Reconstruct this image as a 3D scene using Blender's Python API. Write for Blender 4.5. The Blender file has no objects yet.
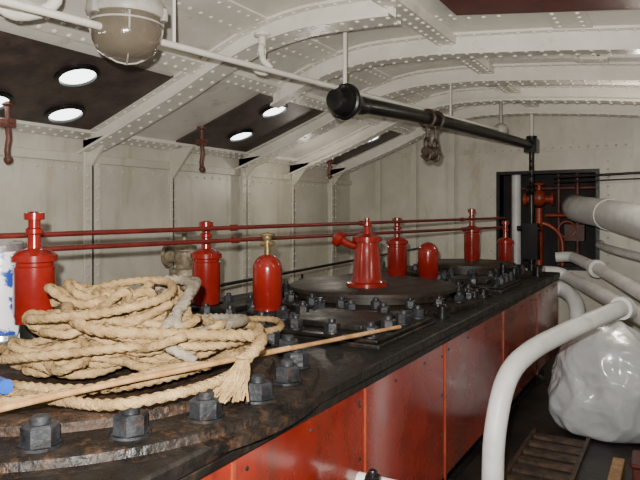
import bpy, math, random
from mathutils import Vector, noise
random.seed(7)
S=0.6; Z0=2.75
def W(p): return (p[0]*S,p[1]*S,(p[2]+Z0)*S)

# ---------------------------------------------------------------- materials
def mat(name,c1,c2,rough=0.5,metal=0.0,scale=4.0,bump=0.15,bscale=40.0,lo=0.4,hi=0.65,r2=None,coat=0.0,c3=None,c3pos=0.72,spec=.5,stain=None):
    m=bpy.data.materials.new(name); m.use_nodes=True
    nt=m.node_tree; n=nt.nodes; l=nt.links
    b=n['Principled BSDF']; b.inputs['Specular IOR Level'].default_value=spec
    tc=n.new('ShaderNodeTexCoord')
    nz=n.new('ShaderNodeTexNoise'); nz.inputs['Scale'].default_value=scale; nz.inputs['Detail'].default_value=8; nz.inputs['Roughness'].default_value=.65
    l.new(tc.outputs['Object'],nz.inputs['Vector'])
    cr=n.new('ShaderNodeValToRGB'); cr.color_ramp.elements[0].position=lo; cr.color_ramp.elements[1].position=hi
    cr.color_ramp.elements[0].color=(*c1,1); cr.color_ramp.elements[1].color=(*c2,1)
    if c3:
        e=cr.color_ramp.elements.new(c3pos); e.color=(*c3,1)
    l.new(nz.outputs['Fac'],cr.inputs['Fac'])
    out=cr.outputs['Color']
    for st_ in ([] if not stain else (stain if isinstance(stain,list) else [stain])):
        mp=n.new('ShaderNodeMapping'); mp.inputs['Scale'].default_value=st_[1]
        l.new(tc.outputs['Object'],mp.inputs['Vector'])
        n3=n.new('ShaderNodeTexNoise'); n3.inputs['Scale'].default_value=st_[2]; n3.inputs['Detail'].default_value=10; n3.inputs['Roughness'].default_value=.7
        l.new(mp.outputs['Vector'],n3.inputs['Vector'])
        r3=n.new('ShaderNodeValToRGB'); r3.color_ramp.elements[0].position=st_[3]; r3.color_ramp.elements[1].position=st_[4]
        l.new(n3.outputs['Fac'],r3.inputs['Fac'])
        mx=n.new('ShaderNodeMixRGB'); l.new(r3.outputs['Color'],mx.inputs['Fac']); l.new(out,mx.inputs['Color1']); mx.inputs['Color2'].default_value=(*st_[0],1)
        out=mx.outputs['Color']
    l.new(out,b.inputs['Base Color'])
    if r2 is not None:
        mr=n.new('ShaderNodeMapRange'); mr.inputs['To Min'].default_value=rough; mr.inputs['To Max'].default_value=r2
        mr.inputs['From Min'].default_value=.35; mr.inputs['From Max'].default_value=.65
        l.new(nz.outputs['Fac'],mr.inputs['Value']); l.new(mr.outputs['Result'],b.inputs['Roughness'])
    else: b.inputs['Roughness'].default_value=rough
    b.inputs['Metallic'].default_value=metal
    b.inputs['Coat Weight'].default_value=coat; b.inputs['Coat Roughness'].default_value=.12
    if bump>0:
        n2=n.new('ShaderNodeTexNoise'); n2.inputs['Scale'].default_value=bscale; n2.inputs['Detail'].default_value=4
        l.new(tc.outputs['Object'],n2.inputs['Vector'])
        bp=n.new('ShaderNodeBump'); bp.inputs['Strength'].default_value=bump; bp.inputs['Distance'].default_value=.01
        l.new(n2.outputs['Fac'],bp.inputs['Height']); l.new(bp.outputs['Normal'],b.inputs['Normal'])
    return m
U=(1,1,1)
WHITE=mat('white_paint',(.58,.55,.485),(.70,.67,.60),.28,scale=2.5,bump=.25,bscale=14,lo=.35,stain=[((.30,.22,.14),U,3.5,.60,.80),((.26,.15,.08),U,16,.70,.76)])
WALLW=mat('wall_paint',(.50,.47,.39),(.60,.57,.485),.38,scale=2.0,bump=.25,bscale=9,stain=[((.33,.27,.19),(1,2,.3),3.0,.54,.82),((.24,.15,.08),U,14,.70,.77)])
PIPEW=mat('lagging_white',(.60,.60,.58),(.74,.74,.73),.45,scale=5,bump=.35,bscale=22,stain=((.34,.31,.27),U,4,.60,.80))
GREYW=mat('grey_white_paint',(.28,.26,.23),(.42,.395,.35),.45,scale=6,bump=.1)
RED=mat('red_casing_paint',(.15,.012,.006),(.26,.022,.010),.16,scale=2.2,bump=.15,bscale=8,r2=.36,c3=(.13,.017,.009),coat=.5,stain=[((.065,.028,.016),(1,1,.35),5,.50,.72),((.28,.14,.08),(1,1,1.5),22,.66,.72)])
CUPR=mat('red_cup_paint',(.17,.008,.006),(.25,.014,.009),.2,scale=6,bump=.05,coat=.4,stain=((.06,.02,.014),U,14,.60,.70))
RODR=mat('dark_red_rod',(.09,.010,.008),(.14,.017,.013),.35,scale=8,bump=.05)
SEAM=mat('orange_seam',(.20,.030,.012),(.30,.06,.022),.4,scale=8,bump=.1)
BLACK=mat('black_greasy_iron',(.005,.0045,.004),(.014,.011,.009),.3,scale=7,bump=.5,bscale=35,r2=.6,c3=(.04,.022,.013),c3pos=.78,spec=.3,stain=((.05,.027,.015),U,6,.55,.74))
RBLK=mat('grimy_rusty_iron',(.006,.005,.0045),(.020,.014,.010),.33,scale=12,bump=.8,bscale=45,r2=.65,spec=.3,stain=[((.06,.030,.016),U,22,.52,.68),((.13,.075,.042),U,60,.66,.74)])
BLACK2=mat('black_paint',(.006,.006,.006),(.014,.013,.012),.3,scale=8,bump=.15,spec=.35)
NUT=mat('nut_steel',(.014,.015,.018),(.042,.044,.05),.35,metal=.4,scale=14,bump=.4,r2=.6,stain=((.07,.038,.02),U,20,.56,.68))
RUST=mat('rusty_cover',(.010,.007,.005),(.055,.028,.015),.45,scale=16,bump=.7,bscale=55,r2=.75,lo=.38,hi=.66,spec=.3,stain=((.17,.09,.045),U,30,.58,.72))
WOODD=mat('dark_skylight_wood',(.035,.024,.021),(.085,.058,.047),.5,scale=5,bump=.2)
WOOD=mat('pole_wood',(.28,.145,.055),(.48,.28,.125),.5,scale=14,bump=.15)
ROPE=mat('manila_rope',(.23,.145,.062),(.50,.34,.17),.85,scale=16,bump=.8,bscale=170,lo=.35,hi=.68,spec=.12)
ROPEG=mat('grey_rope',(.20,.165,.12),(.36,.31,.24),.85,scale=14,bump=.8,bscale=170,spec=.12)
BRASS=mat('old_brass',(.16,.11,.045),(.36,.27,.13),.4,metal=.6,scale=12,bump=.2)
VALVEM=mat('corroded_valve',(.16,.12,.07),(.42,.36,.26),.5,metal=.2,scale=12,bump=.3)
FLOORM=mat('floor_plate',(.010,.008,.007),(.04,.028,.022),.45,scale=3,bump=.4,bscale=20)
BLUE=mat('blue_plastic',(.005,.05,.32),(.01,.09,.48),.3,scale=8,bump=0)
LABEL=mat('can_label',(.015,.05,.30),(.70,.70,.70),.35,scale=4,bump=0,lo=.49,hi=.51)
TIN=mat('tin_metal',(.5,.5,.5),(.65,.65,.65),.25,metal=.8,scale=5,bump=0)
ORANGE=mat('orange_paint',(.22,.028,.010),(.32,.05,.016),.4,scale=5,bump=.1)
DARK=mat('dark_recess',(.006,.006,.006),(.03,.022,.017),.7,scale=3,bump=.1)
REDD=mat('dark_red_hatch',(.08,.014,.010),(.13,.024,.016),.45,scale=5,bump=.15)
LATCH=mat('latch_iron',(.07,.022,.014),(.17,.06,.04),.5,scale=9,bump=.2)
CHAINM=mat('brown_iron',(.03,.018,.012),(.09,.05,.03),.5,scale=12,bump=.3)
CHK=mat('chequer_plate',(.010,.008,.007),(.030,.022,.017),.38,scale=6,bump=0,r2=.55,spec=.4,stain=((.08,.045,.025),U,8,.50,.72))
nt=CHK.node_tree; tc=[x for x in nt.nodes if x.type=='TEX_COORD'][0]
vo=nt.nodes.new('ShaderNodeTexChecker'); vo.inputs['Scale'].default_value=36
nt.links.new(tc.outputs['Object'],vo.inputs['Vector'])
bp=nt.nodes.new('ShaderNodeBump'); bp.inputs['Strength'].default_value=.6; bp.inputs['Distance'].default_value=.006
nt.links.new(vo.outputs['Fac'],bp.inputs['Height']); nt.links.new(bp.outputs['Normal'],nt.nodes['Principled BSDF'].inputs['Normal'])
GLOW=bpy.data.materials.new('deck_light_glass'); GLOW.use_nodes=True
b=GLOW.node_tree.nodes['Principled BSDF']; b.inputs['Base Color'].default_value=(.9,.92,.95,1)
b.inputs['Emission Color'].default_value=(.95,.98,1,1); b.inputs['Emission Strength'].default_value=5
tn=GLOW.node_tree.nodes.new('ShaderNodeTexNoise'); tn.inputs['Scale'].default_value=8
GLOW.node_tree.links.new(tn.outputs['Fac'],b.inputs['Roughness'])
GLASS=bpy.data.materials.new('lamp_glass'); GLASS.use_nodes=True
b=GLASS.node_tree.nodes['Principled BSDF']; b.inputs['Base Color'].default_value=(.22,.18,.135,1); b.inputs['Roughness'].default_value=.10
b.inputs['Transmission Weight'].default_value=.5; b.inputs['IOR'].default_value=1.4
tn=GLASS.node_tree.nodes.new('ShaderNodeTexWave'); tn.inputs['Scale'].default_value=14
bb=GLASS.node_tree.nodes.new('ShaderNodeBump'); bb.inputs['Strength'].default_value=.3
GLASS.node_tree.links.new(tn.outputs['Fac'],bb.inputs['Height']); GLASS.node_tree.links.new(bb.outputs['Normal'],b.inputs['Normal'])
BAG=mat('plastic_bag_film',(.52,.54,.55),(.66,.68,.69),.2,scale=3,bump=.4,bscale=12,coat=.3)
BAG.node_tree.nodes['Principled BSDF'].inputs['Transmission Weight'].default_value=.2

# ---------------------------------------------------------------- mesh kit
class M:
    def __init__(s): s.v=[]; s.f=[]
    def box(s,x0,x1,y0,y1,z0,z1):
        i=len(s.v)
        s.v+=[(x0,y0,z0),(x1,y0,z0),(x1,y1,z0),(x0,y1,z0),(x0,y0,z1),(x1,y0,z1),(x1,y1,z1),(x0,y1,z1)]
        s.f+=[tuple(i+k for k in q) for q in [(0,3,2,1),(4,5,6,7),(0,1,5,4),(1,2,6,5),(2,3,7,6),(3,0,4,7)]]
        return s
    def lathe(s,prof,o=(0,0,0),d=(0,0,1),seg=28,ph=0):
        d=Vector(d).normalized(); a=Vector((1,0,0)) if abs(d.x)<.9 else Vector((0,1,0))
        u=(a-d*a.dot(d)).normalized(); w=d.cross(u); o=Vector(o)
        rings=[]
        for r,z in prof:
            if r<1e-6:
                rings.append([len(s.v)]); s.v.append(tuple(o+d*z))
            else:
                st=len(s.v); rings.append(list(range(st,st+seg)))
                for k in range(seg):
                    t=2*math.pi*k/seg+ph
                    s.v.append(tuple(o+d*z+u*(r*math.cos(t))+w*(r*math.sin(t))))
        for A,B in zip(rings,rings[1:]):
            if len(A)==1 and len(B)==1: continue
            for k in range(seg):
                k2=(k+1)%seg
                if len(A)==1: s.f.append((A[0],B[k2],B[k]))
                elif len(B)==1: s.f.append((A[k],A[k2],B[0]))
                else: s.f.append((A[k],A[k2],B[k2],B[k]))
        return s
    def cyl(s,a,b,r,seg=20,r2=None):
        a=Vector(a); b=Vector(b); L=(b-a).length
        return s.lathe([(0,0),(r,0),(r2 or r,L),(0,L)],a,b-a,seg)
    def sphere(s,c,r,seg=20,n=10,sz=1):
        return s.lathe([(r*math.sin(math.pi*i/n) if 0<i<n else 0,-r*sz*math.cos(math.pi*i/n)) for i in range(n+1)],c,(0,0,1),seg)
    def sweep(s,pts,prof,seg=10,closed=False,caps=True):
        P=[Vector(p) for p in pts]; n=len(P)
        T=[]
        for i in range(n):
            a=P[(i-1)%n] if closed else P[max(i-1,0)]; b=P[(i+1)%n] if closed else P[min(i+1,n-1)]
            t=(b-a); T.append(t.normalized() if t.length>1e-9 else Vector((0,0,1)))
        up=Vector((0,0,1)) if abs(T[0].z)<.9 else Vector((1,0,0))
        u=(up-T[0]*up.dot(T[0])).normalized(); dist=0; rings=[]
        for i in range(n):
            if i: dist+=(P[i]-P[i-1]).length
            u=(u-T[i]*u.dot(T[i])); u=u.normalized() if u.length>1e-6 else Vector((1,0,0))
            w=T[i].cross(u); st=len(s.v); rings.append(st)
            for k in range(seg):
                th=2*math.pi*k/seg; r=prof(th,dist)
                s.v.append(tuple(P[i]+u*(r*math.cos(th))+w*(r*math.sin(th))))
        m=n if closed else n-1
        for i in range(m):
            A=rings[i]; B=rings[(i+1)%n]
            for k in range(seg):
                k2=(k+1)%seg; s.f.append((A+k,A+k2,B+k2,B+k))
        if caps and not closed:
            s.f.append(tuple(rings[0]+k for k in reversed(range(seg)))); s.f.append(tuple(rings[-1]+k for k in range(seg)))
        return s
    def tube(s,pts,r,seg=12,closed=False,smooth=True,step=.06):
        if smooth: pts=spline(pts,step,closed)
        return s.sweep(pts,lambda th,d:r,seg,closed)
    def torus(s,c,d,R,r,n=28,seg=8):
        d=Vector(d).normalized(); a=Vector((1,0,0)) if abs(d.x)<.9 else Vector((0,1,0))
        u=(a-d*a.dot(d)).normalized(); w=d.cross(u); c=Vector(c)
        return s.sweep([c+u*(R*math.cos(2*math.pi*i/n))+w*(R*math.sin(2*math.pi*i/n)) for i in range(n)],lambda th,dd:r,seg,True)
    def nut(s,c,r,h,stud=True,ph=None):
        ph=random.random() if ph is None else ph
        s.lathe([(r*1.18,0),(r*1.18,.012)],c,seg=16); s.lathe([(r*1.18,.012),(r,.012),(r,h*.88),(r*.86,h),(0,h)],c,seg=6,ph=ph)
        if stud: s.lathe([(r*.52,h),(r*.52,h+.02),(r*.42,h+.03),(0,h+.03)],c,seg=12)
        return s
    def rivet(s,c,d,r=.024):
        return s.lathe([(r,0),(r*.82,r*.45),(r*.35,r*.72),(0,r*.76)],c,d,seg=7)
def spline(pts,step=.06,closed=False):
    P=[Vector(p) for p in pts]; n=len(P); out=[]
    m=n if closed else n-1
    for i in range(m):
        p1=P[i]; p2=P[(i+1)%n]
        p0=P[(i-1)%n] if (closed or i>0) else p1*2-p2
        p3=P[(i+2)%n] if (closed or i+2<n) else p2*2-p1
        k=max(2,int((p2-p1).length/step))
        for j in range(k):
            t=j/k
            out.append(.5*((2*p1)+(p2-p0)*t+(2*p0-5*p1+4*p2-p3)*t*t+(3*p1-p0-3*p2+p3)*t**3))
    if not closed: out.append(P[-1])
    return out
def empty(name,loc=(0,0,0)):
    e=bpy.data.objects.new(name,None); bpy.context.scene.collection.objects.link(e); e.location=W(loc); e.empty_display_size=.1
    return e
def obj(name,m,material,parent=None,smooth=True,bevel=0,ang=35,origin=None):
    if origin is None:
        n=len(m.v); origin=(sum(p[0] for p in m.v)/n,sum(p[1] for p in m.v)/n,sum(p[2] for p in m.v)/n)
    ow=Vector(W(origin))
    me=bpy.data.meshes.new(name); me.from_pydata([tuple(Vector(W(p))-ow) for p in m.v],[],m.f); me.update()
    import bmesh
    bm=bmesh.new(); bm.from_mesh(me); bmesh.ops.recalc_face_normals(bm,faces=bm.faces); bm.to_mesh(me); bm.free()
    o=bpy.data.objects.new(name,me); bpy.context.scene.collection.objects.link(o)
    me.materials.append(material); o.location=ow
    if smooth:
        me.shade_smooth(); me.set_sharp_from_angle(angle=math.radians(ang))
    if bevel:
        b=o.modifiers.new('bevel','BEVEL'); b.width=bevel*S; b.segments=2; b.limit_method='ANGLE'
    if parent is not None:
        o.parent=parent; o.location=ow-parent.location
    return o

# ---------------------------------------------------------------- room shell
XL=-7.0; YF=13.6; XR=2.2; YB=-1.5; FZ=-2.75
KEY=[(-7.3,.68),(-7,.77),(-6.2,1.05),(-5.2,1.42),(-4.7,1.64),(-4.1,1.86),(-3.5,1.95),(-2.6,1.93),(-1.2,1.80),(.3,1.62),(1.4,1.42),(2.4,1.2)]
def zc(x):
    for (a,za),(b,zb) in zip(KEY,KEY[1:]):
        if x<=b: return za+(zb-za)*(x-a)/(b-a)
    return KEY[-1][1]
def zs(x): return (zc(x-.2)+zc(x)*2+zc(x+.2))/4
PL=.25
def slope_n(x):
    dz=(zs(x+.05)-zs(x-.05))/.1
    return Vector((dz,0,-1)).normalized()
ceiling=empty('ceiling',(-2.4,6,2))
pl=M(); nx=60; ny=20
for i in range(nx+1):
    x=XL+(XR-XL)*i/nx
    for j in range(ny+1):
        pl.v.append((x,YB+(YF-YB)*j/ny,zs(x)+PL))
for i in range(nx):
    for j in range(ny):
        a=i*(ny+1)+j; pl.f.append((a,a+1,a+ny+2,a+ny+1))
o=obj('plating',pl,WHITE,ceiling)
sm=o.modifiers.new('solid','SOLIDIFY'); sm.thickness=.05; sm.offset=1
bm_=M(); rv=M()
def beam(y,x0,x1,fl=.15,deep=PL):
    n=48; xs=[x0+(x1-x0)*i/n for i in range(n+1)]
    for (xa,xb) in zip(xs,xs[1:]):
        for (h0,h1,ya,yb) in ((0,.035,y-fl,y+fl),(.035,deep,y-.03,y+.03),(deep-.03,deep+.01,y-.13,y+.13)):
            i=len(bm_.v); za,zb=zs(xa),zs(xb)
            for (X,Z) in ((xa,za),(xb,zb)):
                bm_.v+=[(X,ya,Z+h0),(X,yb,Z+h0),(X,yb,Z+h1),(X,ya,Z+h1)]
            bm_.f+=[(i,i+4,i+5,i+1),(i+1,i+5,i+6,i+2),(i+2,i+6,i+7,i+3),(i+3,i+7,i+4,i)]
    x=x0+.1
    while x<x1:
        nrm=slope_n(x)
        for dy in (-.1,.1):
            rv.rivet((x,y+dy,zs(x)+.002),nrm,.027)
        rv.rivet((x+.08,y-.085,zs(x+.08)+deep-.03),nrm,.024)
        x+=.17
for y,x0,x1,fl in ((2.28,-7,2.2,.15),(5.73,-7,-2.45,.16),(7.36,-5.0,2.2,.11),(9.18,-7,2.2,.17),(10.9,-7,2.2,.12),(12.5,-7,2.2,.12)):
    beam(y,x0,x1,fl)
obj('beams',bm_,WHITE,ceiling)
stp=M()
for x,w,t in ((-4.95,.10,.07),(-4.1,.2,.02),(-2.45,.12,.12),(-1.0,.2,.02),(-6.85,.10,.05)):
    i=len(stp.v)
    for y in (YB,YF):
        for X,Z in ((x-w,zs(x-w)+PL-t),(x+w,zs(x+w)+PL-t),(x+w,zs(x+w)+PL+.02),(x-w,zs(x-w)+PL+.02)):
            stp.v.append((X,y,Z))
    stp.f+=[(i,i+1,i+5,i+4),(i+1,i+2,i+6,i+5),(i+3,i,i+4,i+7),(i,i+3,i+2,i+1),(i+4,i+5,i+6,i+7)]
    y=2.0
    while y<13.4:
        for dx in (-w*.6,w*.6): rv.rivet((x+dx,y,zs(x+dx)+PL-t),slope_n(x+dx),.026)
        y+=.16
obj('girder_straps',stp,WHITE,ceiling,smooth=False)
for y in (4.2,8.3,6.6):
    x=-4.7
    while x<-1.5:
        for dy in (-.07,.07): rv.rivet((x,y+dy,zs(x)+PL),slope_n(x),.026)
        x+=.16
obj('rivets',rv,WHITE,ceiling)
pan=M(); glow=M(); ring=M()
def panel(x0,x1,y0,y1):
    n=8
    for k in range(n):
        xa=x0+(x1-x0)*k/n; xb=x0+(x1-x0)*(k+1)/n; i=len(pan.v)
        for X in (xa,xb):
            for y in (y0,y1): pan.v+=[(X,y,zs(X)+PL-.025),(X,y,zs(X)+PL+.01)]
        pan.f+=[(i,i+2,i+6,i+4),(i,i+4,i+5,i+1),(i+2,i+3,i+7,i+6)]
for a in ((-6.72,-5.25,2.5,5.58),(-6.72,-5.08,7.2,9.0),(-6.72,-5.08,11.05,12.38)): panel(*a)
obj('skylight_panels',pan,WOODD,ceiling,smooth=False)
for (x,y,r) in ((-6.4,4.95,.19),(-5.62,4.5,.19),(-6.4,4.0,.19),(-6.2,8.15,.18),(-5.38,7.9,.18),(-5.5,11.6,.17)):
    nr=slope_n(x); c=Vector((x,y,zs(x)+PL-.025))
    ring.lathe([(r*1.25,0),(r*1.25,.03),(r*1.02,.04),(r*1.0,.0)],c,nr,seg=28)
    glow.lathe([(r,.0),(r,.012),(r*.6,.022),(0,.026)],c,nr,seg=28)
obj('deck_light_rings',ring,BLACK2,ceiling); obj('deck_light_glass',glow,GLOW,ceiling)
hp=M()
for X in (-2.05,.9):
    for y in (4.6,6.45): hp.v+=[(X,y,zs(X)+PL-.03)]
hp.v+=[(X,y,z+.06) for X,y,z in list(hp.v)]
hp.f+=[(0,1,3,2),(4,6,7,5),(0,4,5,1),(2,3,7,6),(0,2,6,4),(1,5,7,3)]
obj('hatch_panel',hp,REDD,ceiling,smooth=False)

wall=empty('wall_left',(XL,6,-1))
wm=M(); wm.box(XL-.08,XL,YB,YF+.08,FZ,1.15); obj('plating',wm,WALLW,wall,smooth=False)
fr=M(); rw=M()
for y,w,d in ((2.28,.11,.15),(4.0,.06,.08),(5.73,.14,.16),(7.36,.06,.08),(9.18,.13,.16),(10.9,.07,.1),(12.5,.11,.16)):
    fr.box(XL,XL+d,y-.025,y+.025,FZ,.95); fr.box(XL+d-.03,XL+d,y-w,y+w,FZ,.82)
    i=len(fr.v); fr.v+=[(XL,y-.03,.45),(XL+.5,y-.03,zs(XL+.5)+.1),(XL,y-.03,1.0),(XL,y+.03,.45),(XL+.5,y+.03,zs(XL+.5)+.1),(XL,y+.03,1.0)]
    fr.f+=[(i,i+1,i+2),(i+3,i+5,i+4),(i,i+3,i+4,i+1),(i+1,i+4,i+5,i+2)]
    z=-1.6
    while z<.75:
        rw.rivet((XL+d,y-w*.6,z),(1,0,0),.026); rw.rivet((XL+d,y+w*.6,z),(1,0,0),.026)
        z+=.15
y=2
while y<13.5:
    rw.rivet((XL,y,.6),(1,0,0),.026); y+=.2
fr.box(XL,XL+.05,YB,YF,.68,.80)
fr.box(XL,XL+.04,YB,YF,-1.35,-1.28)
obj('frames',fr,WALLW,wall,smooth=False,bevel=.012); obj('rivets',rw,WALLW,wall)

wf=empty('wall_far',(-2.4,YF,0))
OX0,OX1,OZ0,OZ1=-3.36,-1.45,-1.1,.82
m=M(); m.box(XL,OX0,YF,YF+.08,FZ,2.3); m.box(OX1,XR,YF,YF+.08,FZ,2.3); m.box(OX0,OX1,YF,YF+.08,OZ1,2.3); m.box(OX0,OX1,YF,YF+.08,FZ,OZ0)
obj('plating',m,WALLW,wf,smooth=False)
m=M(); r=M()
for x in (-6.2,-5.3,-4.4,-.7,.2,1.1):
    m.box(x-.03,x+.03,YF-.1,YF,FZ,zs(x)+.2)
    m.box(x-.07,x+.07,YF-.12,YF-.1,FZ,zs(x)+.2)
m.box(XL,XR,YF-.03,YF,1.28,1.4)
x=-5.5
while x<2: r.rivet((x,YF-.03,1.34),(0,-1,0),.026); x+=.17
z=-1
while z<1.2:
    r.rivet((OX1+.22,YF,z),(0,-1,0),.024); r.rivet((OX0-.2,YF,z),(0,-1,0),.024); z+=.17
obj('stiffeners',m,WALLW,wf,smooth=False); obj('rivets',r,WALLW,wf)
m=M(); f=.07
m.box(OX0-f,OX0,YF-.03,YF+.1,OZ0-f,OZ1+f); m.box(OX1,OX1+f,YF-.03,YF+.1,OZ0-f,OZ1+f)
m.box(OX0,OX1,YF-.03,YF+.1,OZ1,OZ1+f); m.box(OX0,OX1,YF-.03,YF+.1,OZ0-f,OZ0)
obj('opening_frame',m,BLACK2,wf,smooth=False)
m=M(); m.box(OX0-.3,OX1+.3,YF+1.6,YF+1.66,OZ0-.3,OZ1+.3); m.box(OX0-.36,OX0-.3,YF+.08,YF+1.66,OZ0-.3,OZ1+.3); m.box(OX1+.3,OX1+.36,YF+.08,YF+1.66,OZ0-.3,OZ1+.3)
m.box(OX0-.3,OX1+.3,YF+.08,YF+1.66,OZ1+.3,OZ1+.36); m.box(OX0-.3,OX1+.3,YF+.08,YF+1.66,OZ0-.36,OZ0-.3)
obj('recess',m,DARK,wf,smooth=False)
m=M(); m.box(XR,XR+.08,YB,YF+.08,FZ,1.55); obj('wall_right',m,WALLW,smooth=False)
m=M(); m.box(XL-.08,XR+.08,YB,YF+1.7,FZ-.08,FZ); obj('floor',m,FLOORM,smooth=False)

# ---------------------------------------------------------------- engine
eng=empty('steam_engine',(-3.2,6,-2))
XE=-1.79; XE0=-4.7; Y0=1.0; Y1=11.2
m=M(); m.box(XE0,XE,Y0,Y1,-2.35,-1.06); obj('casing',m,RED,eng,bevel=.03)
m=M()
m.box(XE0-.05,XE+.03,Y0-.05,Y1+.05,-1.09,-1.01); m.box(XE0-.02,XE+.012,Y0-.02,Y1+.02,-1.15,-1.09)
obj('top_plate',m,BLACK,eng,bevel=.015)
SE=(2.29,3.69,5.3,7.4,9.4)
m=M()
for y in SE:
    m.box(XE,XE+.012,y-.011,y+.011,-2.35,-1.15)
obj('panel_seams',m,SEAM,eng,smooth=False)
m=M()
for y in SE:
    z=-1.25
    while z>-2.3:
        m.rivet((XE,y-.08,z),(1,0,0),.013); z-=.34
y=Y0+.2
while y<Y1-.1:
    m.rivet((XE,y,-1.22),(1,0,0),.013); y+=.6
obj('panel_screws',m,NUT,eng)
m=M()
for y in (1.8,4.6,7.4,10.6):
    for x in (-4.3,-2.2):
        m.lathe([(.32,0),(.3,.05),(.16,.12),(.14,.35),(.2,.4)],(x,y,FZ),seg=16)
m.box(XE0+.2,XE-.2,Y0+.2,Y1-.2,FZ,FZ+.1)
m.box(XE0+.4,XE-.4,Y0+.4,Y1-.4,FZ+.1,-2.35)
obj('columns',m,BLACK2,eng)
cx,cy=-3.2,2.6
LC=(cx,cy,0)
m=M(); m.lathe([(1.52,-1.06),(1.52,-1.01),(1.47,-1.005),(1.46,-.97),(1.44,-.96),(1.19,-.96),(1.18,-.97)],LC,seg=96)
obj('low_pressure_flange',m,RBLK,eng)
m=M(); m.lathe([(1.19,-.97),(1.18,-.92),(1.15,-.90),(1.03,-.90),(.99,-.92),(.96,-.95),(.5,-.95),(.2,-.93),(0,-.93)],LC,seg=96)
obj('low_pressure_cover',m,RUST,eng)
nu=M(); n=23
for k in range(n):
    t=2*math.pi*(k+.05)/n; nu.nut((cx+1.32*math.cos(t),cy+1.32*math.sin(t),-.96),.076,.095)
ix,iy=-3.15,6.7
m=M(); m.lathe([(1.27,-1.02),(1.27,-.96),(1.0,-.95)],(ix,iy,0),seg=80); obj('intermediate_flange',m,RBLK,eng)
m=M(); m.lathe([(.9,-.96),(.9,-.89),(.98,-.885),(.98,-.845),(.96,-.835),(0,-.835)],(ix,iy,0),seg=80,); obj('intermediate_cover',m,CHK,eng)
for k in range(20):
    t=2*math.pi*(k+.5)/20; nu.nut((ix+1.12*math.cos(t),iy+1.12*math.sin(t),-.955),.055,.075)
hx,hy=-3.0,10.05
m=M(); m.lathe([(1.0,-1.02),(1.0,-.95),(.75,-.94)],(hx,hy,0),seg=64); obj('high_pressure_flange',m,RBLK,eng)
m=M(); m.lathe([(.66,-.95),(.66,-.86),(.74,-.855),(.74,-.81),(.72,-.80),(0,-.80)],(hx,hy,0),seg=64); obj('high_pressure_cover',m,CHK,eng)
for k in range(16):
    t=2*math.pi*k/16; nu.nut((hx+.86*math.cos(t),hy+.86*math.sin(t),-.945),.05,.075)
m=M()
def chest(x0,x1,y0,y1,z,r):
    m.box(x0,x1,y0,y1,-1.02,z-.03); m.box(x0+.03,x1-.03,y0+.03,y1-.03,z-.03,z)
    m.box(x0+.28,x1-.28,y0+.28,y1-.28,z,z+.05)
    nx_=max(2,int((x1-x0)/.33)); ny_=max(2,int((y1-y0)/.33))
    for i in range(nx_+1):
        x=x0+.13+(x1-x0-.26)*i/nx_
        for y in (y0+.13,y1-.13): nu.nut((x,y,z),r,.085)
    for j in range(1,ny_):
        y=y0+.13+(y1-y0-.26)*j/ny_
        for x in (x0+.13,x1-.13): nu.nut((x,y,z),r,.085)
chest(-3.2,-1.92,4.2,5.45,-.95,.06); chest(-3.05,-1.92,7.95,9.05,-.94,.055)
chest(-4.5,-3.4,4.35,5.3,-.95,.05)
obj('valve_chest_covers',m,BLACK,eng,bevel=.01)
obj('cover_nuts',nu,NUT,eng)
m=M()
for (x,y,r,h) in ((-2.05,7.5,.07,.09),(-2.0,6.95,.05,.13),(-2.2,7.4,.06,.16),(-2.1,9.35,.07,.2),(-2.25,9.3,.05,.25),(-1.97,10.4,.06,.14),(-2.0,5.85,.05,.1)):
    m.lathe([(r*1.5,0),(r*1.5,.03),(r,.03),(r,h),(r*.6,h+.02),(0,h+.02)],(x,y,-1.01),seg=14)
obj('small_fittings',m,BLACK2,eng)

def cup(x,y,z,kind='tall',k=1.0,rr=.135):
    e=empty('oil_cup',(x,y,z))
    m=M()
    if kind=='tall':
        m.lathe([(0,0),(rr*.95,0),(rr*.95,.03),(rr,.05),(rr,.38*k),(rr*.93,.39*k),(rr*.93,.41*k),(rr*1.12,.42*k),(rr*1.12,.46*k),(rr*.8,.49*k),(rr*.35,.51*k),(rr*.3,.60*k),(rr*.42,.61*k),(rr*.42,.64*k),(rr*.3,.65*k),(rr*.3,.7*k),(rr*.5,.705*k),(rr*.5,.75*k),(rr*.3,.76*k),(0,.76*k)],(x,y,z),seg=32)
    elif kind=='cone':
        m.lathe([(0,0),(.24,0),(.24,.04),(.20,.05),(.17,.1),(.145,.42),(.13,.50),(.17,.51),(.17,.56),(.12,.58),(.06,.6),(.04,.68),(.055,.69),(.055,.73),(.03,.74),(.03,.78),(0,.78)],(x,y,z),seg=32)
    elif kind=='dome':
        m.lathe([(0,0),(rr*.9,0),(rr*.9,.03),(rr,.05),(rr,.33*k)]+[(rr*math.cos(a*math.pi/16),.33*k+rr*math.sin(a*math.pi/16)) for a in range(1,8)]+[(.02,.33*k+rr),(0,.33*k+rr)],(x,y,z),seg=32)
    obj('cup_body',m,CUPR,e)
    return e
e=cup(-3.85,2.73,-.75,rr=.135)
m=M(); m.lathe([(.2,-.18),(.2,-.14),(.1,-.12),(.1,0)],(-3.85,2.73,-.75),seg=20); obj('pedestal',m,BLACK2,e)
e=cup(-4.08,4.8,-.9,rr=.14,k=1.08)
e=cup(-3.27,4.7,-.88,'dome',rr=.135,k=1.12)
m=M(); c=(-3.27,4.7,-.4)
m.cyl((c[0],c[1],-.40),(c[0],c[1],-.22),.03); m.cyl((c[0]-.07,c[1],-.28),(c[0]+.07,c[1],-.28),.025); m.torus((c[0],c[1],-.20),(0,0,1),.055,.015); m.sphere((c[0],c[1],-.22),.045)
obj('brass_cock',m,BRASS,e)
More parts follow.
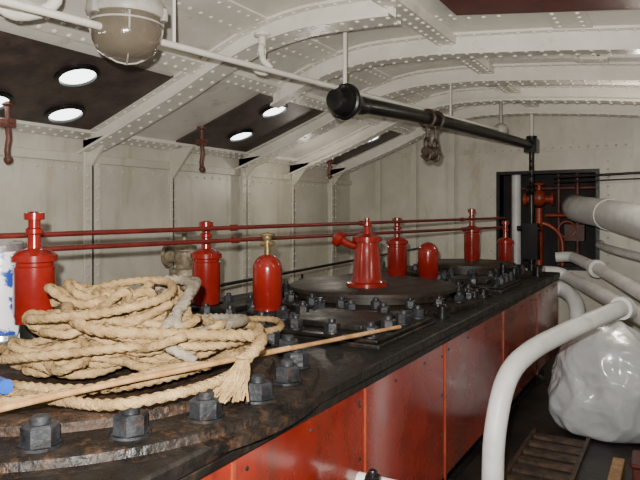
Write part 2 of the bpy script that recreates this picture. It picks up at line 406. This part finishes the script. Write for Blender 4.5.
e=cup(-3.1,6.45,-.835,'cone')
m=M(); m.tube([(-3.22,6.40,-.38),(-3.32,6.37,-.35),(-3.38,6.36,-.30)],.045); m.lathe([(.05,0),(.09,.02),(.09,.09),(.06,.11),(0,.11)],(-3.37,6.36,-.33),(-.75,-.1,.5)); obj('elbow',m,CUPR,e)
cup(-3.47,8.2,-.9,rr=.14,k=1.1); cup(-2.97,8.1,-.885,'dome',rr=.14,k=1.05)
cup(-3.04,10.4,-.80,rr=.13,k=1.15); cup(-2.62,11.0,-1.01,rr=.125,k=1.15)
m=M()
for (x,y,a,b) in ((-3.47,8.2,-1.01,-.9),(-4.08,4.8,-.95,-.9),(-3.27,4.7,-.95,-.88)):
    m.lathe([(.19,a),(.19,b-.02),(.17,b),(0,b)],(x,y,0),seg=24)
obj('cup_feet',m,BLACK2,eng)

def rod(z0,z1,dx=0):
    m=M(); a=Vector((-4.40+dx,1.7,z0)); b=Vector((-2.78+dx,11.6,z1)); m.cyl(a,b,.021,12)
    for t in (.33,.55,.83,.97):
        p=a.lerp(b,t); d=(b-a).normalized(); m.cyl(p-d*.04,p+d*.04,.032,12)
    obj('red_control_rod',m,RODR)
rod(-.175,-.09); rod(-.275,-.26,.02)
m=M(); m.cyl((-4.95,5.0,-.92),(-4.9,13.55,-.75),.022,10)
for y in (5.2,8,11,13): m.cyl((-4.93,y,-.92),(-4.93,y,FZ),.02,8)
obj('low_handrail',m,BLACK2)

e=empty('globe_valve',(-5.5,6.04,-1)); m=M()
m.lathe([(.10,FZ),(.10,-.8),(.19,-.8),(.19,-.72),(.1,-.70),(.13,-.6),(.13,-.5),(.16,-.48),(.16,-.42),(.07,-.4),(.03,-.38),(.03,-.2),(0,-.2)],(-5.5,6.04,0),seg=24)
m.cyl((-5.72,6.0,-.55),(-5.28,6.08,-.55),.09); m.cyl((-5.76,5.99,-.55),(-5.72,6.0,-.55),.14)
m.torus((-5.5,6.04,-.22),(0,0,1),.12,.018); m.cyl((-5.62,6.04,-.22),(-5.38,6.04,-.22),.012); m.cyl((-5.5,5.92,-.22),(-5.5,6.16,-.22),.012)
obj('valve_body',m,VALVEM,e)

# ---------------------------------------------------------------- rope
def ropeprof(r,lay=.16):
    return lambda th,d: r*(.64+.42*abs(math.cos(1.5*(th-2*math.pi*d/(lay*1.0)))))
def rope_path(seed,n,base,c,R0,R1,H,jit=1.0,tilt=1.0):
    rnd=random.Random(seed); L=[]
    for k in range(n+2):
        p=k/n
        L.append(dict(cx=c[0]+rnd.uniform(-.16,.16)*jit,cy=c[1]+rnd.uniform(-.15,.15)*jit,R=(R0*(1-p)+R1*p)*rnd.uniform(.55,1.12),e=rnd.uniform(.35,.95),
            z=base+H*(min(p,1)**.85)+rnd.uniform(-.02,.04),tx=tilt*rnd.uniform(-.36,.36)*(.3+p),ty=tilt*rnd.uniform(-.45,.35)*(.3+p),o=rnd.uniform(-.5,1.6),w=rnd.uniform(.02,.13)))
    out=[]; N=110
    for k in range(n):
        for j in range(N):
            t=j/N; s=t*t*(3-2*t); g=lambda q:L[k][q]*(1-s)+L[k+1][q]*s
            th=2*math.pi*t; R=g('R')+g('w')*math.sin(3*th+k)
            x=R*math.cos(th); y=R*g('e')*math.sin(th); o=g('o')
            X=x*math.cos(o)-y*math.sin(o); Y=x*math.sin(o)+y*math.cos(o)
            z=g('z')+X*g('tx')+Y*g('ty')+.02*math.sin(5*th+k)
            z=max(z,base+.012*math.sin(7*th+k*2))
            out.append((g('cx')+X,g('cy')+Y,z))
    return out
rp=empty('rope_coil',(-2.95,2.65,-.85)); m=M(); RR=.0265
m.sweep(rope_path(11,30,-.87,(-2.88,2.66),.58,.16,.36),ropeprof(RR),12)
m.sweep(rope_path(5,14,-.87,(-2.82,2.68),.52,.15,.32),ropeprof(RR),12)
m.sweep(rope_path(23,6,-.66,(-2.86,2.64),.42,.24,.14,1.2,1.1),ropeprof(RR),12)
m.sweep(rope_path(41,4,-.87,(-3.05,2.38),.42,.34,.08,1.0,.5),ropeprof(RR),12)
def tail(pts,r=RR): m.sweep(spline(pts,.018),ropeprof(r),12)
tail([(-4.3,2.3,-.87),(-3.69,2.2,-.87),(-3.2,1.95,-.87),(-2.66,1.98,-.86),(-2.35,2.2,-.85),(-2.27,2.7,-.84),(-2.4,3.1,-.8),(-2.7,3.2,-.7)])
tail([(-3.6,1.75,-.88),(-2.9,1.85,-.87),(-2.47,1.85,-.85),(-2.06,1.88,-.815),(-1.90,2.3,-.80),(-2.1,2.8,-.82),(-2.45,3.2,-.84),(-2.75,3.75,-.86),(-3.05,4.10,-.87),(-2.85,4.2,-.87),(-2.58,3.85,-.86),(-2.7,3.5,-.85),(-3.1,3.3,-.8)])
tail([(-3.3,2.9,-.60),(-2.95,2.3,-.52),(-2.6,2.2,-.60),(-2.25,2.6,-.66),(-1.98,2.72,-.66),(-1.84,2.58,-.66),(-1.83,2.42,-.72)],.034)
tail([(-3.9,2.2,-.86),(-3.4,2.05,-.82),(-2.9,2.02,-.74),(-2.5,2.3,-.70),(-2.3,2.8,-.72),(-2.5,3.2,-.78)])
tail([(-3.9,1.9,-.87),(-3.3,1.7,-.87),(-2.8,1.68,-.87),(-2.45,1.95,-.84),(-2.3,2.4,-.80),(-2.45,2.9,-.76)])
tail([(-4.1,2.50,-.86),(-3.6,2.35,-.84),(-3.2,2.3,-.74),(-2.8,2.5,-.62),(-2.6,2.8,-.66)])
tail([(-3.3,2.3,-.62),(-2.95,2.1,-.56),(-2.6,2.25,-.52),(-2.5,2.6,-.47),(-2.75,2.85,-.42),(-3.1,2.75,-.45),(-3.3,2.45,-.55)])
tail([(-2.9,3.2,-.8),(-2.5,3.3,-.74),(-2.25,3.15,-.72),(-2.2,2.8,-.74),(-2.35,2.45,-.70),(-2.65,2.25,-.62)])
obj('coils',m,ROPE,rp,ang=180)
m=M()
for k in range(60):
    a=random.uniform(0,6.28); q=random.uniform(0,.032)
    p0=Vector((-1.83+q*math.cos(a),2.42+q*math.sin(a),-.71))
    p1=p0+Vector((random.uniform(-.05,.03),-.03+random.uniform(-.04,.03),-.08)); p2=p1+Vector((random.uniform(-.08,.05),random.uniform(-.09,.03),-.09))
    m.tube([p0,p1,p2],.006,5,step=.04)
m.torus((-1.83,2.42,-.70),(0,.3,1),.034,.008)
obj('frayed_end',m,ROPE,rp)
m=M(); m.sweep(spline([(-3.4,2.6,-.70),(-3.15,3.1,-.52),(-2.85,3.2,-.46),(-2.6,2.95,-.46),(-2.42,2.6,-.56),(-2.34,2.6,-.66),(-2.30,2.95,-.66),(-2.5,3.3,-.70),(-2.9,3.4,-.74),(-3.2,3.3,-.78)],.018),ropeprof(.031),12)
m.sweep(spline([(-3.0,2.9,-.44),(-2.72,3.0,-.43),(-2.48,2.75,-.50),(-2.38,2.45,-.66),(-2.2,2.5,-.78)],.018),ropeprof(.031),12)
obj('grey_strand',m,ROPEG,rp,ang=180)

m=M(); m.sweep(spline([(-2.61,.9,-.80),(-2.2,2.25,-.79),(-1.81,4.33,-.85)],.1),lambda t,d:.014+.0012*math.sin(d*9),10); obj('wooden_pole',m,WOOD)
m=M(); m.sweep(spline([(-2.48,1.0,-.80),(-2.30,1.9,-.79),(-2.0,3.1,-.80)],.1),lambda t,d:.015+.001*math.sin(d*7),10); obj('wooden_pole',m,WOOD)

e=empty('paint_can',(-4.2,2.7,-.8)); m=M(); px,py=-4.17,2.69; k=.08
m.lathe([(0,-.905),(.15,-.905),(.155,-.89),(.15,-.88),(.15,-.31+k),(.155,-.295+k),(.14,-.28+k),(.13,-.29+k),(0,-.29+k)],(px,py,0),seg=32); obj('can_shell',m,TIN,e)
m=M(); m.lathe([(.151,-.85),(.153,-.84),(.153,-.36+k),(.151,-.35+k)],(px,py,0),seg=32); obj('can_label',m,LABEL,e)
m=M(); m.tube([(-3.3,1.62,-.87),(-3.0,1.75,-.85),(-2.78,1.72,-.84),(-2.70,1.60,-.85),(-2.85,1.48,-.86),(-3.1,1.42,-.87)],.045); m.tube([(-3.2,1.80,-.86),(-2.95,1.86,-.84),(-2.75,1.80,-.82)],.035)
obj('blue_hose',m,BLUE)

# ---------------------------------------------------------------- overhead fittings
e=empty('bulkhead_lamp',(-3.7,3.4,1.5)); c=(-3.68,3.4,0)
m=M(); m.lathe([(0,1.80),(.17,1.80),(.18,1.70),(.24,1.67),(.29,1.60),(.30,1.52),(.285,1.49),(.26,1.49),(.25,1.51),(0,1.52)],c,seg=36)
m.cyl((c[0],3.4,1.75),(c[0],3.4,2.25),.05)
for a in range(3):
    t=a*2.09+.5; m.cyl((c[0]+.29*math.cos(t),3.4+.29*math.sin(t),1.47),(c[0]+.29*math.cos(t),3.4+.29*math.sin(t),1.56),.03,10)
obj('lamp_housing',m,GREYW,e)
m=M(); m.lathe([(.262,1.50),(.268,1.42),(.255,1.32),(.215,1.24),(.14,1.185),(0,1.165)],c,seg=36); obj('lamp_globe',m,GLASS,e)
m=M(); m.sphere((c[0],3.4,1.36),.07); m.cyl((c[0],3.4,1.4),(c[0],3.4,1.52),.045); obj('bulb',m,GREYW,e)
m=M()
m.torus((c[0],c[1],1.44),(0,0,1),.275,.008)
for k in range(2):
    a=k*math.pi/2+.9; pts=[]
    for j in range(13):
        t=math.pi*j/12; pts.append((c[0]+.277*math.cos(t)*math.cos(a),c[1]+.277*math.cos(t)*math.sin(a),1.48-.335*math.sin(t)))
    m.tube(pts,.007,6,smooth=False)
obj('guard_wires',m,GREYW,e)
e=empty('ceiling_conduit',(-3.2,7,1.45)); m=M()
a=Vector((-3.95,.6,1.33)); b=Vector((-2.8,11.4,1.5)); m.cyl(a,b,.028,14)
for t in (.3,.8): 
    p=a.lerp(b,t); m.cyl(p,(p.x,p.y,zs(p.x)+PL),.014,8)
obj('pipe',m,WHITE,e)
m=M(); m.sphere(b,.13); m.cyl(b+Vector((0,0,.1)),b+Vector((0,0,.7)),.03); m.lathe([(.1,0),(.14,.03),(.14,.07),(0,.08)],b-Vector((0,0,.18))); obj('junction_ball',m,GREYW,e)
m=M(); m.tube([(-4.3,2.7,2.05),(-4.32,2.72,1.6),(-4.25,2.8,1.47),(-4.1,2.85,1.44),(-3.98,2.95,1.5),(-3.95,3.0,1.65),(-3.95,3.0,2.1)],.045); obj('curved_vent_pipe',m,WHITE)
def hookshape(name,x,y,zt,L,r,material):
    m=M(); m.cyl((x,y,zt),(x,y,zt-L*.35),r*1.1); m.torus((x,y,zt-L*.45),(1,.4,0),L*.12,r)
    m.tube([(x,y,zt-L*.55),(x+.02,y,zt-L*.72),(x+.09,y+.02,zt-L*.88),(x+.03,y+.02,zt-L),(x-.07,y,zt-L*.93),(x-.10,y-.01,zt-L*.8)],r)
    m.lathe([(.09,0),(.09,-.03),(.03,-.05)],(x,y,zt)); return obj(name,m,material)
hookshape('ceiling_hook',-3.86,5.45,1.92,.42,.035,WHITE)
e=empty('hoist_rail',(-3,9,1.3)); m=M()
A=Vector((-3.33,6.34,1.28)); B=Vector((-2.5,12.6,1.32)); d=(B-A).normalized()
m.sweep(spline([A,A.lerp(B,.3)+Vector((0,0,.04)),A.lerp(B,.65)+Vector((0,0,.03)),B],.3),lambda t,dd:.095-.002*dd,20); m.lathe([(0,-.22),(.12,-.2),(.17,-.12),(.18,0),(.15,.12),(.12,.2),(.10,.26),(.11,.34),(.095,.42)],A,d,24)
m.torus(A,d,.18,.035)
m.cyl((B.x,B.y,1.2),(B.x,B.y,1.5),.10); m.cyl((B.x,B.y,1.2),(B.x,B.y,-1.0),.05)
m.box(B.x-.12,B.x+.12,B.y-.14,B.y+.14,1.18,1.44)
for z in (.95,.8,.65): m.torus((B.x,B.y-.06,z),(1,0,.0),.07,.025,16)
m.lathe([(.0,-.06),(.11,-.06),(.11,-.03),(.08,0),(.11,.03),(.11,.06),(0,.06)],(B.x,B.y-.1,.45),(1,0,.0),20)
m.box(B.x-.14,B.x+.14,B.y-.16,B.y+.1,-.9,-.2); m.cyl((B.x-.25,B.y-.1,-.3),(B.x+.2,B.y-.1,-.3),.05)
m.cyl((B.x,B.y,-1.0),(B.x,B.y,FZ),.08)
obj('rail_bar',m,BLACK2,e)
m=M(); m.cyl(A+Vector((0,0,.1)),A+Vector((0,0,.95)),.025); m.cyl((B.x,B.y,1.45),(B.x,B.y,2.2),.035); obj('rail_hanger',m,WHITE,e)
m=M(); T=A+d*((8.45-6.34)/d.y)+Vector((0,0,.035))
for o in (-.13,.13):
    p=T+d*o
    m.torus(p,d,.12,.022); m.tube([p+Vector((0,0,-.1)),p+Vector((0,0,-.28))],.022,8)
    m.torus(p+Vector((0,0,-.36)),(1,0,0),.08,.024); m.tube([p+Vector((0,0,-.44)),p+Vector((.05,0,-.52)),p+Vector((.0,0,-.58)),p+Vector((-.08,0,-.51))],.026,8)
m.cyl(T+d*-.2+Vector((0,0,-.46)),T+d*.2+Vector((0,0,-.46)),.06); m.sphere(T+Vector((0,0,-.48)),.10)
obj('trolley_shackles',m,CHAINM,e)
def latch(x,y,L=.6):
    z=zs(x)+PL-.02
    m=M(); m.lathe([(.07,0),(.07,-.03),(.03,-.05)],(x,y,z)); m.cyl((x,y,z),(x,y,z-L*.3),.03); m.box(x-.07,x+.07,y-.05,y+.05,z-L*.42,z-L*.28); m.tube([(x,y,z-L*.42),(x+.02,y,z-L*.6),(x-.01,y,z-L*.8),(x+.01,y,z-L*.95)],.032); m.sphere((x+.01,y,z-L*.96),.05); m.cyl((x-.10,y,z-L*.35),(x+.10,y,z-L*.35),.02)
    obj('skylight_latch',m,LATCH,ceiling)
latch(-6.38,4.2,.66); latch(-6.18,7.17,.66); latch(-6.3,11.3,.5)

# ---------------------------------------------------------------- right-hand pipework
m=M(); m.tube([(-1.95,14.4,.15),(-1.75,13.4,.08),(-1.2,12.2,.0),(-.5,10.6,-.14),(.1,9.2,-.25),(.6,8.2,-.3)],.26,28)
m.cyl((-1.13,12.04,-.015),(-1.05,11.86,-.03),.275,28)
obj('exhaust_duct',m,PIPEW)
m=M(); m.tube([(-3.08,13.9,-1.4),(-3.08,13.9,-.5),(-3.08,13.9,0),(-3.08,13.9,.75),(-3.08,13.9,1.05)],.10,16); obj('steam_pipe',m,PIPEW)
def pipe(pts,r,name='steam_pipe',material=PIPEW,fl=()):
    m=M(); m.tube(pts,r,18)
    for (p,q,R) in fl: m.cyl(p,q,R,20)
    return obj(name,m,material)
pipe([(-2.1,12.9,-.87),(-1.85,12.9,-.85),(-1.65,12.6,-.88),(-1.0,11.0,-.98),(-.46,9.5,-1.08),(-.1,8.6,-1.14)],.10,fl=(((-1.25,11.6,-.945),(-1.2,11.5,-.95),.15),))
pipe([(-2.2,12.2,-1.1),(-1.95,12.3,-1.12),(-1.7,12.1,-1.2),(-1.1,10.6,-1.25),(-.44,9.0,-1.33),(-.1,8.2,-1.36)],.11)
pipe([(-1.35,13.5,-.6),(-1.3,12.9,-.62),(-.9,11.8,-.66),(-.1,10.4,-.75),(.4,9.5,-.8)],.07)
pipe([(-2.1,11.7,-1.35),(-1.8,11.8,-1.38),(-1.55,11.5,-1.55),(-1.5,11.4,-2.0),(-1.5,11.4,-2.75)],.13)
pipe([(-.52,7.25,-1.0),(-.62,6.95,-1.02),(-.94,6.25,-1.13),(-1.14,5.6,-1.22),(-1.24,5.25,-1.38),(-1.29,5.08,-1.75),(-1.30,5.03,-2.15),(-1.30,5.03,-2.75)],.088,fl=(((-.53,7.22,-1.0),(-.50,7.3,-1.0),.12),))
pipe([(-.7,3.75,-2.75),(-.7,3.75,-2.0),(-.82,3.70,-1.78),(-1.05,3.65,-1.74),(-1.4,3.6,-1.72),(-1.8,3.6,-1.72)],.05,name='drain_pipe')
m=M(); m.cyl((-2.2,13.3,.72),(.4,13.3,.80),.025); m.cyl((-2.2,13.3,.62),(.4,13.3,.68),.015)
for x in (-1.2,.3): m.cyl((x,13.3,.74),(x,13.6,.74),.02)
obj('overhead_control_shaft',m,BLACK2)
e=empty('reversing_valve_gear',(-2.4,14.2,.3)); m=M(); X,Y=-2.62,14.0; m.sphere((X,Y,.32),.17,sz=1.1); m.cyl((X,Y,.45),(X,Y,.62),.04); m.torus((X,Y,.62),(0,0,1),.11,.022); m.cyl((X,Y,.1),(X,Y,-1.4),.08)
m.cyl((X-.25,Y,.3),(X+.25,Y,.3),.09)
m.cyl((X+.25,Y,.3),(X+.31,Y,.3),.14); m.cyl((X-.31,Y,.3),(X-.25,Y,.3),.14)
m.tube([(X,Y,-.2),(X+.25,Y+.05,-.3),(X+.45,Y+.1,-.6),(X+.45,Y+.1,-1.4)],.05)
m.cyl((X+.1,Y+.2,-.05),(X+.75,Y+.2,-.05),.045); m.torus((X+.55,Y+.1,-.35),(.3,-1,0),.17,.022)
obj('valve_body',m,ORANGE,e)
m=M(); m.cyl((-1.9,14.4,-1.4),(-1.9,14.4,1.1),.05); m.cyl((-2.3,14.5,-1.4),(-2.3,14.5,1.1),.04); m.cyl((-3.3,14.5,.55),(-1.3,14.5,.55),.04); m.box(-2.15,-1.75,14.3,14.5,-.6,-.25)
obj('gear_frame',m,LATCH,e)

# crumpled plastic bag: slumped pear shape with flat facets and sharp creases
bx,by,H=-.78,8.55,1.50
prof=[(0,.005),(.30,.005),(.50,.015),(.60,.07),(.65,.18),(.66,.34),(.64,.50),(.58,.64),(.48,.76),(.33,.85),(.19,.91),(.10,.95),(.11,1.0)]
pp=spline([(r_,0,z_*H) for r_,z_ in prof],.016)
m=M(); nU=200
def vor(p,s):
    dd,_=noise.voronoi(p*s); return dd[0], dd[1]-dd[0]
for P in pp:
    for k in range(nU):
        th=2*math.pi*k/nU; ct,st_=math.cos(th),math.sin(th)
        q=Vector((P.x*ct,P.x*st_,P.z))
        w=Vector((noise.noise(q*2.5),noise.noise(q*2.5+Vector((5,0,0))),noise.noise(q*2.5+Vector((0,5,0)))))*.16
        a1,e1=vor(q+w,2.6); a2,e2=vor(Vector((q.x,q.y,q.z*.7))+w,6.0)
        big=noise.noise(q*1.3+Vector((2,7,1)))
        r_=P.x*(1+.20*big+.17*(a1-.4)+.07*(a2-.4))
        m.v.append((bx+r_*ct*1.05,by+r_*st_*.85,FZ+max(.004,P.z+.05*(a1-.4)*min(1,P.z*4))))
for i in range(len(pp)-1):
    for k in range(nU):
        k2=(k+1)%nU; m.f.append((i*nU+k,i*nU+k2,(i+1)*nU+k2,(i+1)*nU+k))
e=empty('plastic_bag',(bx,by,-2.0)); obj('bag_body',m,BAG,e,ang=180)
m=M(); m.torus((bx,by,FZ+H*.955),(0,0,1),.10,.014); obj('bag_tie',m,BLACK2,e)
m=M(); m.box(-.62,-.5,6.2,7.4,FZ,FZ+.12); m.box(-.64,-.48,6.2,6.3,FZ,FZ+.16); obj('timber_baulk',m,WOOD,bevel=.01)
e=empty('red_toolbox',(-.15,7.0,FZ)); m=M(); m.box(-.40,.2,6.8,7.2,FZ,FZ+.25); m.box(-.42,.22,6.78,7.22,FZ+.25,FZ+.30); obj('box_body',m,REDD,e,bevel=.02)
m=M(); m.tube([(-.25,7.0,FZ+.3),(-.22,7.0,FZ+.38),(0,7.0,FZ+.38),(.03,7.0,FZ+.3)],.02); obj('handle',m,BLACK2,e)
e=empty('drain_cock',(-1.6,3.3,-1.6)); m=M(); m.cyl((XE,3.3,-1.70),(-1.5,3.3,-1.70),.06); m.lathe([(.0,0),(.08,0),(.10,.03),(.10,.08),(.05,.11),(0,.11)],(-1.55,3.3,-1.68)); m.nut((-1.55,3.3,-1.58),.05,.05); obj('cock_body',m,BLACK2,e)
# floor pipes and gratings beside the engine
m=M()
for i in range(7): m.box(-1.55,-.95,6.2+i*.28,6.3+i*.28,FZ,FZ+.04)
m.box(-1.58,-1.54,6.1,8.1,FZ,FZ+.06); m.box(-.96,-.92,6.1,8.1,FZ,FZ+.06)
obj('floor_grating',m,CHAINM,smooth=False)

# ---------------------------------------------------------------- lights
def point(name,loc,en,rad=.06,col=(1,.91,.78)):
    l=bpy.data.lights.new(name,'POINT'); l.energy=en; l.shadow_soft_size=rad; l.color=col
    o=bpy.data.objects.new(name,l); bpy.context.scene.collection.objects.link(o); o.location=W(loc); return o
fl=bpy.data.lights.new('camera_flash','SPOT'); fl.energy=740; fl.spot_size=math.radians(100); fl.spot_blend=.7; fl.shadow_soft_size=.02; fl.color=(1,.965,.90)
fo=bpy.data.objects.new('camera_flash',fl); bpy.context.scene.collection.objects.link(fo); fo.location=W((-.08,-.05,.18)); fo.rotation_euler=(math.radians(93),0,math.radians(33))
point('room_lamp',(-.5,9.5,1.2),20); point('room_lamp',(.6,4.5,1.0),15); point('room_lamp',(-5.2,1.2,.9),14); point('room_lamp',(-5.8,10.0,.6),8)
w=bpy.data.worlds.new('world'); bpy.context.scene.world=w; w.use_nodes=True
w.node_tree.nodes['Background'].inputs[0].default_value=(1,.97,.92,1); w.node_tree.nodes['Background'].inputs[1].default_value=.2

cam=bpy.data.cameras.new('camera'); cam.lens=35; cam.sensor_width=36; cam.shift_y=-27/640; cam.clip_start=.02
co=bpy.data.objects.new('camera',cam); bpy.context.scene.collection.objects.link(co); co.location=W((0,0,0)); co.rotation_euler=(math.radians(90),0,math.radians(30))
bpy.context.scene.camera=co
